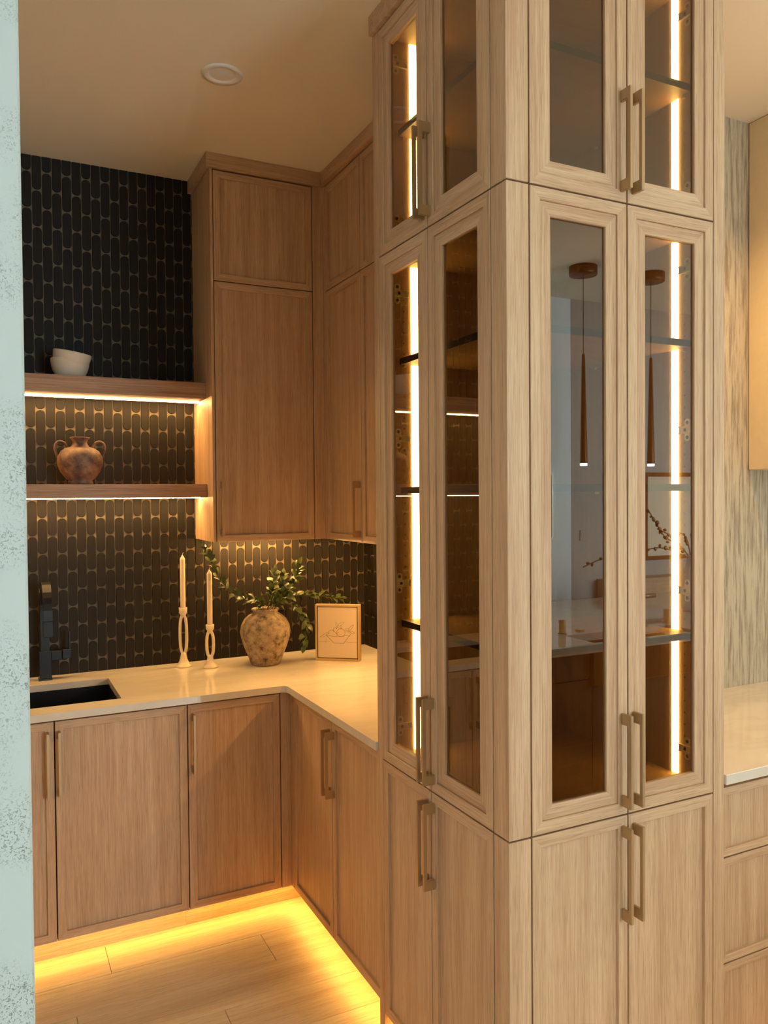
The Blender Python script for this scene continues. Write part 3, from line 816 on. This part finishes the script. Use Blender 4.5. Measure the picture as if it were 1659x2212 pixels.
def leaf_mesh():
    bm = BM(); L, W = 1.0, 0.27
    rows_ = []
    for k, (u, w) in enumerate(((0, .02), (.18, .62), (.42, 1), (.7, .8), (1, .03))):
        z = 0.10 * math.sin(u * math.pi) - 0.10 * u * u
        rows_.append([bm.verts.new((u * L, s * w * W, z + abs(s) * w * 0.05)) for s in (-1, 0, 1)])
    for a, b_ in zip(rows_[:-1], rows_[1:]):
        for k in range(2): bm.faces.new((a[k], a[k + 1], b_[k + 1], b_[k]))
    me = bpy.data.meshes.new('leaf'); bm.to_mesh(me); bm.free(); me.materials.append(LEAF)
    for p in me.polygons: p.use_smooth = True
    return me
LM_ = leaf_mesh()
def branch(label, pts, n, size=0.04, start=0.25):
    P = catmull(pts, 8)
    t = thing('leafy_branch', label, 'branch', tuple(P[0]), 'leafy branches in the stoneware vase')
    bm = BM(); tube(bm, P, lambda u: 0.0022 * (1 - 0.6 * u), 6); link('stem', bm, STEM, t, True)
    for k in range(n):
        u = start + (1 - start) * (k / max(1, n - 1))
        idx = u * (len(P) - 1); i = min(int(idx), len(P) - 2)
        p = P[i].lerp(P[i + 1], idx - i); d = (P[i + 1] - P[i]).normalized()
        side = (k % 2) * math.pi + random.uniform(-0.7, 0.7) + (k // 2 % 2) * math.pi / 2
        o_ = d.orthogonal().normalized(); o_ = Matrix.Rotation(side, 3, d) @ o_
        ang = R(random.uniform(30, 62)) if k < n - 1 else R(5)
        ld = (d * math.cos(ang) + o_ * math.sin(ang)).normalized()
        zz = (Vector((random.uniform(-.5, .5), random.uniform(-.8, .1), 1)))
        zz = (zz - ld * zz.dot(ld)).normalized(); yy = zz.cross(ld)
        s = size * random.uniform(0.72, 1.12)
        M = Matrix((ld * s, yy * s * random.uniform(0.85, 1.25), zz * s)).transposed().to_4x4()
        M.translation = p - P[0]
        o = bpy.data.objects.new('leaf', LM_); COL.objects.link(o)
        o.parent = t; o.matrix_local = M
vx, vy = 1.092, 3.404
def st(dx, dy): return (vx + dx * 0.4, vy + dy * 0.4, CT + 0.10)
branch('leafy green branch arching far out to the left toward the candles', [(1.10, 3.41, 1.00), (1.075, 3.41, 1.165), (1.00, 3.41, 1.212), (0.929, 3.41, 1.252), (0.882, 3.41, 1.319), (0.852, 3.42, 1.387), (0.818, 3.43, 1.452)], 40, 0.045, 0.20)
branch('leafy green branch standing upright above the vase mouth', [(1.09, 3.42, 1.00), (1.11, 3.42, 1.17), (1.130, 3.42, 1.245), (1.146, 3.43, 1.325)], 24, 0.046, 0.42)
branch('leafy green branch rising to the upper right of the vase', [(1.10, 3.40, 1.00), (1.125, 3.40, 1.165), (1.19, 3.41, 1.225), (1.235, 3.41, 1.285), (1.258, 3.42, 1.345)], 28, 0.048, 0.40)
branch('leafy green branch reaching right above the framed drawing', [(1.10, 3.41, 1.00), (1.13, 3.43, 1.165), (1.24, 3.45, 1.208), (1.375, 3.47, 1.196), (1.50, 3.49, 1.172)], 40, 0.046, 0.38)
branch('leafy green branch drooping over the right side of the vase', [(1.09, 3.39, 1.00), (1.125, 3.38, 1.165), (1.20, 3.36, 1.180), (1.255, 3.34, 1.115), (1.268, 3.34, 1.06), (1.252, 3.34, 1.000)], 32, 0.044, 0.38)
branch('short dense leafy branch in the middle of the vase mouth', [(1.09, 3.40, 1.00), (1.10, 3.38, 1.16), (1.15, 3.36, 1.205), (1.175, 3.35, 1.245)], 28, 0.046, 0.42)
branch('short leafy branch leaning left over the vase rim', [(1.09, 3.41, 1.00), (1.075, 3.38, 1.16), (1.06, 3.36, 1.19), (1.03, 3.35, 1.215)], 18, 0.044, 0.45)
branch('dark leafy branch behind the others at the centre of the vase', [(1.10, 3.43, 1.00), (1.12, 3.44, 1.17), (1.18, 3.47, 1.24), (1.205, 3.49, 1.30)], 26, 0.046, 0.40)

def candle_set(lab_h, lab_c, x, y, h, base_r, candle_len, loop_lo, loop_hi, cup):
    t = thing('candle_holder', lab_h, 'candle holder', (x, y, CT), 'cream candle holders')
    bm = BM()
    lathe(bm, [(base_r, 0.0005), (base_r, 0.005), (base_r * 0.93, 0.0085), (base_r * 0.66, 0.018), (base_r * 0.45, 0.034), (0.0125, loop_lo - 0.004), (0.0115, loop_lo + 0.004)], x, y, CT, 36)
    link('base', bm, HOLDER, t, True)
    mid, half = (loop_lo + loop_hi) / 2, (loop_hi - loop_lo) / 2
    d = Vector((math.cos(R(-20)), math.sin(R(-20)), 0))
    pts = []
    for k in range(33):
        a = 2 * math.pi * k / 32
        c, s = math.cos(a), math.sin(a)
        pts.append(Vector((x, y, CT + mid)) + d * (0.0145 * math.copysign(abs(c) ** 0.75, c)) + Vector((0, 0, 1)) * ((half + 0.001) * math.copysign(abs(s) ** 0.85, s)))
    bm = BM(); tube(bm, pts, 0.0068, 10, False); bmesh.ops.remove_doubles(bm, verts=bm.verts, dist=1e-5); link('loop', bm, HOLDER, t, True)
    bm = BM(); lathe(bm, [(0.009, loop_hi - 0.002), (0.012, loop_hi + 0.004), (0.0175, loop_hi + 0.014), (0.0185, h), (0.0175, h + 0.001), (0.0125, h + 0.0005), (0.0125, h - 0.012)], x, y, CT, 32); link('cup', bm, HOLDER, t, True)
    c = thing('taper_candle', lab_c, 'candle', (x, y, CT + h - 0.012), 'ivory taper candles')
    cr = 0.0113
    bm = BM(); lathe(bm, [(cr * 1.03, 0), (cr * 1.0, 0.02), (cr, candle_len), (cr * 0.93, candle_len + 0.004), (cr * 0.45, candle_len + 0.013), (0.002, candle_len + 0.019)], x, y, CT + h - 0.012, 24); link('wax', bm, WAX, c, True)
    bm = BM(); tube(bm, [(x, y, CT + h + candle_len + 0.006), (x + 0.001, y, CT + h + candle_len + 0.012), (x + 0.004, y, CT + h + candle_len + 0.018)], 0.0009, 6); link('wick', bm, WAX, c, True)
candle_set('cream ceramic candle holder with a long open loop, nearer the sink', 'ivory taper candle in the taller holder, nearer the sink', 0.752, 3.523, 0.263, 0.036, 0.226, 0.060, 0.226, 0)
candle_set('cream ceramic candle holder with a short open loop, nearer the vase', 'ivory taper candle in the shorter holder, nearer the vase', 0.852, 3.447, 0.190, 0.0325, 0.236, 0.050, 0.158, 0)

# framed drawing
def framed():
    p0, p1 = Vector((1.318, 3.370, CT + 0.0005)), Vector((1.484, 3.245, CT + 0.0005))
    u = (p1 - p0).normalized(); W = (p1 - p0).length; H = 0.256
    n = Vector((u.y, -u.x, 0))  # toward the camera
    t = thing('framed_drawing', 'small champagne-framed line drawing of a fruit bowl on the worktop', 'picture', tuple((p0 + p1) / 2))
    def P(a, z, d): return p0 + u * a + Vector((0, 0, z)) + n * d
    def slab(bm, a0, a1, z0, z1, d0, d1):
        v = [bm.verts.new(P(*q)) for q in ((a0, z0, d0), (a1, z0, d0), (a1, z0, d1), (a0, z0, d1), (a0, z1, d0), (a1, z1, d0), (a1, z1, d1), (a0, z1, d1))]
        for f in ((3, 2, 1, 0), (4, 5, 6, 7), (0, 1, 5, 4), (1, 2, 6, 5), (2, 3, 7, 6), (3, 0, 4, 7)): bm.faces.new([v[i] for i in f])
    fw_ = 0.009
    for q in ((0, fw_, 0, H), (W - fw_, W, 0, H), (fw_, W - fw_, 0, fw_), (fw_, W - fw_, H - fw_, H)):
        bm = BM(); slab(bm, q[0], q[1], q[2], q[3], -0.034, 0.0); bev(bm, 0.0006); link('frame_bar', bm, GILT, t)
    bm = BM(); slab(bm, fw_, W - fw_, fw_, H - fw_, -0.030, -0.012); link('backing', bm, MAROON, t)
    g = 0.0125
    bm = BM(); slab(bm, g, W - g, g, H - g, -0.012, -0.004); c = link('canvas', bm, PAPER, t)
    bm = BM()
    # zoomed drawing coordinates -> frame coordinates
    def Q(px, py):
        a = g + (px - 210) / (1375 - 210) * (W - 2 * g)
        z = H - g - (py - 300) / (1850 - 300) * (H - 2 * g)
        return (a, z)
    def stroke(pts, w=0.0011, close=False, sm=True):
        P3 = [Vector((Q(*q)[0], Q(*q)[1], 0)) for q in pts]
        if close: P3.append(P3[0])
        C = catmull(P3, 6) if sm else P3
        L = []
        for i, q in enumerate(C):
            d = (C[min(i + 1, len(C) - 1)] - C[max(i - 1, 0)])
            d = d.normalized() if d.length > 0 else Vector((1, 0, 0))
            s = Vector((-d.y, d.x, 0)) * w / 2
            L.append((bm.verts.new(P((q + s).x, (q + s).y, -0.0037)), bm.verts.new(P((q - s).x, (q - s).y, -0.0037))))
        for a, b_ in zip(L[:-1], L[1:]): bm.faces.new((a[0], a[1], b_[1], b_[0]))
    def circ(cx, cy, rx, ry, a0=0, a1=360, w=0.0011):
        stroke([(cx + rx * math.cos(R(a)), cy + ry * math.sin(R(a))) for a in [a0 + (a1 - a0) * k / 14 for k in range(15)]], w)
    stroke([(212, 1362), (330, 1352), (560, 1348)], 0.0007); stroke([(1030, 1352), (1200, 1360), (1372, 1370)], 0.0008)
    stroke([(455, 1150), (680, 1395), (970, 1400), (1190, 1100)], 0.0015, sm=False)
    stroke([(455, 1150), (600, 1180), (760, 1195), (950, 1180), (1150, 1140)], 0.0011)
    stroke([(515, 1100), (540, 1030), (600, 1000), (660, 1005), (720, 1060), (780, 1140), (750, 1190)], 0.0011)
    circ(895, 1070, 125, 120); circ(770, 1000, 100, 95, 150, 320)
    stroke([(265, 1215), (350, 1160), (440, 1090), (495, 1080), (450, 1150), (380, 1210), (265, 1218)], 0.0009)
    stroke([(480, 1190), (450, 1280), (440, 1400)], 0.0007)
    stroke([(1130, 1030), (1130, 960), (1190, 870), (1270, 820), (1240, 900), (1180, 980), (1130, 1030)], 0.0012)
    stroke([(1140, 1040), (1220, 1025), (1310, 1075), (1230, 1085), (1160, 1050)], 0.0012)
    stroke([(1000, 965), (1060, 945), (1130, 945)], 0.0008); stroke([(1010, 1000), (1080, 995), (1125, 1020)], 0.0008); stroke([(1030, 1025), (1100, 1030), (1150, 1100)], 0.0009)
    stroke([(790, 895), (740, 830), (755, 760), (800, 850), (795, 895)], 0.0008); stroke([(800, 890), (840, 800), (990, 735), (940, 820), (830, 870)], 0.0007)
    stroke([(905, 945), (870, 890), (905, 850), (925, 930)], 0.0008)
    for q in ((765, 940), (808, 1078), (535, 1100), (905, 940)): circ(q[0], q[1], 8, 8, w=0.0018)
    bmesh.ops.recalc_face_normals(bm, faces=bm.faces)
    o = link('line_drawing', bm, INK, c); o['label'] = 'brown ink drawing of fruit in a bowl'; o['kind'] = 'stuff'
framed()

# black faucet
def faucet():
    x, y = 0.188, 3.548
    t = thing('faucet', 'matte black gooseneck faucet standing behind the sink', 'faucet', (x, y, CT))
    bm = BM(); box(bm, x - 0.026, x + 0.026, y - 0.026, y + 0.026, CT + 0.0003, CT + 0.007); bev(bm, 0.001); link('base', bm, BLACKM, t)
    bm = BM(); box(bm, x - 0.023, x + 0.023, y - 0.020, y + 0.020, CT + 0.007, 1.035); bev(bm, 0.0015); link('column', bm, BLACKM, t)
    bm = BM(); box(bm, x + 0.023, x + 0.064, y - 0.019, y + 0.019, 0.995, 1.034); bev(bm, 0.0015); link('valve', bm, BLACKM, t)
    bm = BM(); box(bm, x + 0.066, x + 0.100, y - 0.019, y + 0.019, 0.998, 1.036); bev(bm, 0.0015); k_ = link('knob', bm, BLACKM, t)
    bm = BM(); box(bm, x + 0.092, x + 0.099, y - 0.012, y + 0.012, 1.036, 1.108); bev(bm, 0.001); link('lever', bm, BLACKM, k_)
    c = Vector((x, y - 0.115, 1.205)); r = 0.115
    pts = [Vector((x, y, 1.033)), Vector((x, y, 1.14))] + [c + Vector((0, r * math.cos(R(a)), r * math.sin(R(a)))) for a in range(0, 181, 12)] + [Vector((x, y - 0.230, 1.19))]
    bm = BM(); tube(bm, pts, 0, flat=(0.0165, 0.0105, Vector((1, 0, 0)))); link('spout', bm, BLACKM, t)
    bm = BM(); box(bm, x - 0.018, x + 0.018, y - 0.230 - 0.0125, y - 0.230 + 0.0125, 1.128, 1.190); bev(bm, 0.0015); link('spray_head', bm, BLACKM, t)
faucet()
# black socket plate behind the branches
bm = BM(); box(bm, 1.19, 1.265, YB - 0.016, YB - 0.005, 1.12, 1.234); bev(bm, 0.002)
so = link('wall_socket', bm, BLACKM); tag(so, 'black socket plate on the tiled wall behind the branches', 'socket')

# ------------------------------------------------------------------ what the glass doors reflect: island, pendants, rear wall
isl = thing('kitchen_island', 'long oak kitchen island with a pale stone top, reflected in the glass doors', 'island', (3.7, -0.76, 0))
bm = BM(); box(bm, 2.06, 5.34, -1.36, -0.16, 0.09, 0.694); link('body', bm, ISLOAK, isl)
bm = BM(); box(bm, 2.06, 5.34, -1.36, -0.38, 0.6945, CT - 0.041); link('upper_body', bm, ISLOAK, isl)
bm = BM(); box(bm, 2.12, 5.28, -1.30, -0.22, 0, 0.089); link('plinth', bm, OX, isl)
for k in range(5):
    door(isl, 'X', 0, 0, 0, 0, 0) if False else None
    a0 = 2.08 + k * 0.648
    bm = BM(); box(bm, a0, a0 + 0.64, -0.16, -0.142, 0.10, CT - 0.19); link('front_panel', bm, ISLOAK, isl)
    bm = BM(); box(bm, a0, a0 + 0.64, -0.16, -0.142, CT - 0.185, CT - 0.05); link('drawer_front', bm, ISLOAK, isl)
bm = BM()
IXS = [2.0, 2.715, 3.45, 5.4]; IYS = [-1.45, -0.344, -0.115, -0.075]
for i in range(3):
    for j in range(3):
        if i == 1 and j == 1: continue
        box(bm, IXS[i], IXS[i + 1], IYS[j], IYS[j + 1], CT - 0.04, CT)
bmesh.ops.remove_doubles(bm, verts=bm.verts, dist=1e-5)
link('stone_top', bm, QUARTZ, isl)
bm = BM(); box(bm, 2.70, 3.46, -0.36, -0.10, 0.895 - 0.2, 0.70); link('sink_floor', bm, COPPER, isl)
bm = BM()
for q in ((2.705, 2.713, -0.352, -0.107), (3.452, 3.46, -0.352, -0.107), (2.713, 3.452, -0.352, -0.345), (2.713, 3.452, -0.114, -0.107)): box(bm, *q, 0.70, CT - 0.041)
link('sink_walls', bm, COPPER, isl)
def island_bits():
    t = thing('kitchen_faucet', 'bronze gooseneck faucet on the island', 'faucet', (3.32, -0.43, CT))
    pts = [(3.32, -0.43, CT), (3.32, -0.43, 1.13), (3.30, -0.43, 1.21), (3.22, -0.42, 1.26), (3.13, -0.41, 1.24), (3.10, -0.40, 1.16), (3.09, -0.395, 1.00)]
    bm = BM(); tube(bm, catmull(pts, 6), 0.011, 10); link('spout', bm, BRONZE, t, True)
    bm = BM(); lathe(bm, [(0.028, 0), (0.028, 0.012), (0.014, 0.018)], 3.32, -0.43, CT, 20); link('base', bm, BRONZE, t, True)
    bm = BM(); tube(bm, [(3.325, -0.43, 1.075), (3.445, -0.43, 1.075)], 0.014, 10); link('side_handle', bm, BRONZE, t, True)
    t = thing('tap_handle', 'bronze lever tap handle on the island', 'tap', (3.526, -0.42, CT))
    bm = BM(); lathe(bm, [(0.026, 0), (0.026, 0.008), (0.017, 0.009), (0.017, 0.075), (0.001, 0.076)], 3.526, -0.42, CT, 20); link('body', bm, BRONZE, t, True)
    bm = BM(); tube(bm, [(3.526, -0.42, CT + 0.066), (3.61, -0.42, CT + 0.066)], 0.005, 8); link('lever', bm, BRONZE, t, True)
    bm = BM(); lathe(bm, [(0.024, 0), (0.024, 0.008), (0.021, 0.009), (0.021, 0.07), (0.019, 0.074), (0.001, 0.075)], 2.747, -0.407, CT, 20)
    tag(link('soap_dispenser', bm, BRONZE, None, True), 'stubby bronze soap dispenser beside the island sink', 'dispenser')
    bm = BM(); lathe(bm, [(0.026, 0), (0.026, 0.007), (0.022, 0.009), (0.001, 0.0095)], 2.888, -0.43, CT, 20)
    tag(link('push_button', bm, BRONZE, None, True), 'flat round bronze push button on the island top', 'button')
    bm = BM(); x, y = 3.99, -0.66
    lathe(bm, [(0.05, 0), (0.065, 0.02), (0.085, 0.10), (0.086, 0.16), (0.07, 0.23), (0.038, 0.28), (0.03, 0.33), (0.036, 0.36), (0.03, 0.358), (0.024, 0.33)], x, y, CT, 32)
    tag(link('vase', bm, VASEWHITE, None, True), 'tall white ceramic bottle vase on the island', 'vase')
    top = Vector((x, y, CT + 0.33))
    twigs = [[(3.9, -0.66, 1.33), (3.767, -0.66, 1.395), (3.70, -0.66, 1.47), (3.62, -0.66, 1.571)],
             [(3.85, -0.66, 1.30), (3.70, -0.66, 1.33), (3.50, -0.66, 1.30), (3.26, -0.66, 1.28), (3.11, -0.66, 1.237)],
             [(3.95, -0.66, 1.38), (3.86, -0.64, 1.42), (3.80, -0.62, 1.40), (3.66, -0.62, 1.45)],
             [(4.02, -0.66, 1.42), (4.10, -0.66, 1.52), (4.20, -0.66, 1.66)]]
    labs = ['leggy budding twig bending up from the white island vase', 'long low budding twig sweeping sideways over the island', 'short budding twig close to the white island vase', 'budding twig rising away behind the white island vase']
    bmB = BM(); bmesh.ops.create_icosphere(bmB, subdivisions=1, radius=0.011); bud = bpy.data.meshes.new('bud'); bmB.to_mesh(bud); bmB.free(); bud.materials.append(COPPER)
    for lab, tw in zip(labs, twigs):
        P = catmull([tuple(top)] + tw, 8)
        b_ = thing('budding_twig', lab, 'twig', tuple(P[0]), 'budding twigs in the island vase')
        bm = BM(); tube(bm, P, 0.0035, 6); link('stem', bm, COPPER, b_, True)
        for k in range(14):
            i = int(len(P) * (0.2 + 0.8 * k / 14))
            o = bpy.data.objects.new('bud', bud); COL.objects.link(o); o.parent = b_
            o.location = P[min(i, len(P) - 1)] - P[0] + Vector((random.uniform(-.012, .012), random.uniform(-.012, .012), random.uniform(-.016, .016)))
            o.scale = (random.uniform(.6, 1.5), random.uniform(.6, 1.2), random.uniform(.6, 1.5))
island_bits()
def pendant(label, x, y):
    t = thing('pendant_lamp', label, 'pendant lamp', (x, y, ZC), 'bronze pendants over the island')
    bm = BM(); lathe(bm, [(0.088, 0), (0.088, -0.052), (0.084, -0.056), (0.001, -0.056)], x, y, ZC - 0.0005, 32); link('canopy', bm, COPPER, t, True)
    bm = BM(); tube(bm, [(x, y, ZC - 0.055), (x, y, 2.55)], 0.0025, 6); link('cord', bm, COPPER, t)
    bm = BM(); lathe(bm, [(0.008, 2.551), (0.010, 2.54), (0.024, 1.87), (0.024, 1.862)], x, y, 0, 24); link('shade', bm, COPPER, t, True)
    bm = BM(); lathe(bm, [(0.023, 1.862), (0.023, 1.848), (0.02, 1.845), (0.001, 1.845)], x, y, 0, 24); link('diffuser', bm, PEND_GLOW, t, True)
    l = bpy.data.lights.new('pendant_light', 'SPOT'); l.energy = 8; l.color = (1.0, 0.66, 0.34); l.spot_size = R(110); l.spot_blend = 0.7; l.shadow_soft_size = 0.02
    o = bpy.data.objects.new('pendant_light', l); COL.objects.link(o); o.parent = t; o.location = (0, 0, 1.84 - ZC)
pendant('slim tapered bronze pendant lamp over the island, nearer the white wall', 3.352, -0.934)
pendant('slim tapered bronze pendant lamp over the island, nearer the wall art', 3.86, -0.872)
def art():
    t = thing('wall_art', 'large wooden-framed print hung on the shade-toned rear wall', 'picture', (4.9, -1.60, 1.15))
    for q in ((4.52, 5.30, 1.80, 1.83), (4.52, 5.30, 1.15, 1.18), (4.52, 4.55, 1.18, 1.80), (5.27, 5.30, 1.18, 1.80)):
        bm = BM(); box(bm, q[0], q[1], -1.619, -1.59, q[2], q[3]); link('frame_bar', bm, COPPER, t)
    bm = BM(); box(bm, 4.55, 5.27, -1.619, -1.605, 1.18, 1.80); link('print', bm, PAPER, t)
    t = thing('wall_art', 'thin pale-framed picture hung on the white rear wall', 'picture', (3.4, -1.60, 1.35))
    for q in ((3.15, 3.645, 1.81, 1.825), (3.15, 3.645, 1.345, 1.36), (3.15, 3.165, 1.36, 1.81), (3.63, 3.645, 1.36, 1.81)):
        bm = BM(); box(bm, q[0], q[1], -1.619, -1.60, q[2], q[3]); link('frame_bar', bm, STEEL, t)
    bm = BM(); box(bm, 3.165, 3.63, -1.619, -1.608, 1.36, 1.81); link('print', bm, VASEWHITE, t)
    bm = BM(); box(bm, 3.90, 3.97, -1.6195, -1.611, 1.32, 1.40); bev(bm, 0.002)
    tag(link('light_switch', bm, DIMWALL), 'switch plate on the shade-toned rear wall', 'switch')
    bm = BM(); box(bm, 4.06, 4.95, -1.619, -1.46, 0.0, 1.03); bev(bm, 0.003)
    tag(link('console', bm, OX), 'narrow wooden console against the shade-toned rear wall', 'console')
art()
# bookkeeping property no longer needed
for o in bpy.data.objects:
    if '_o' in o.keys(): del o['_o']
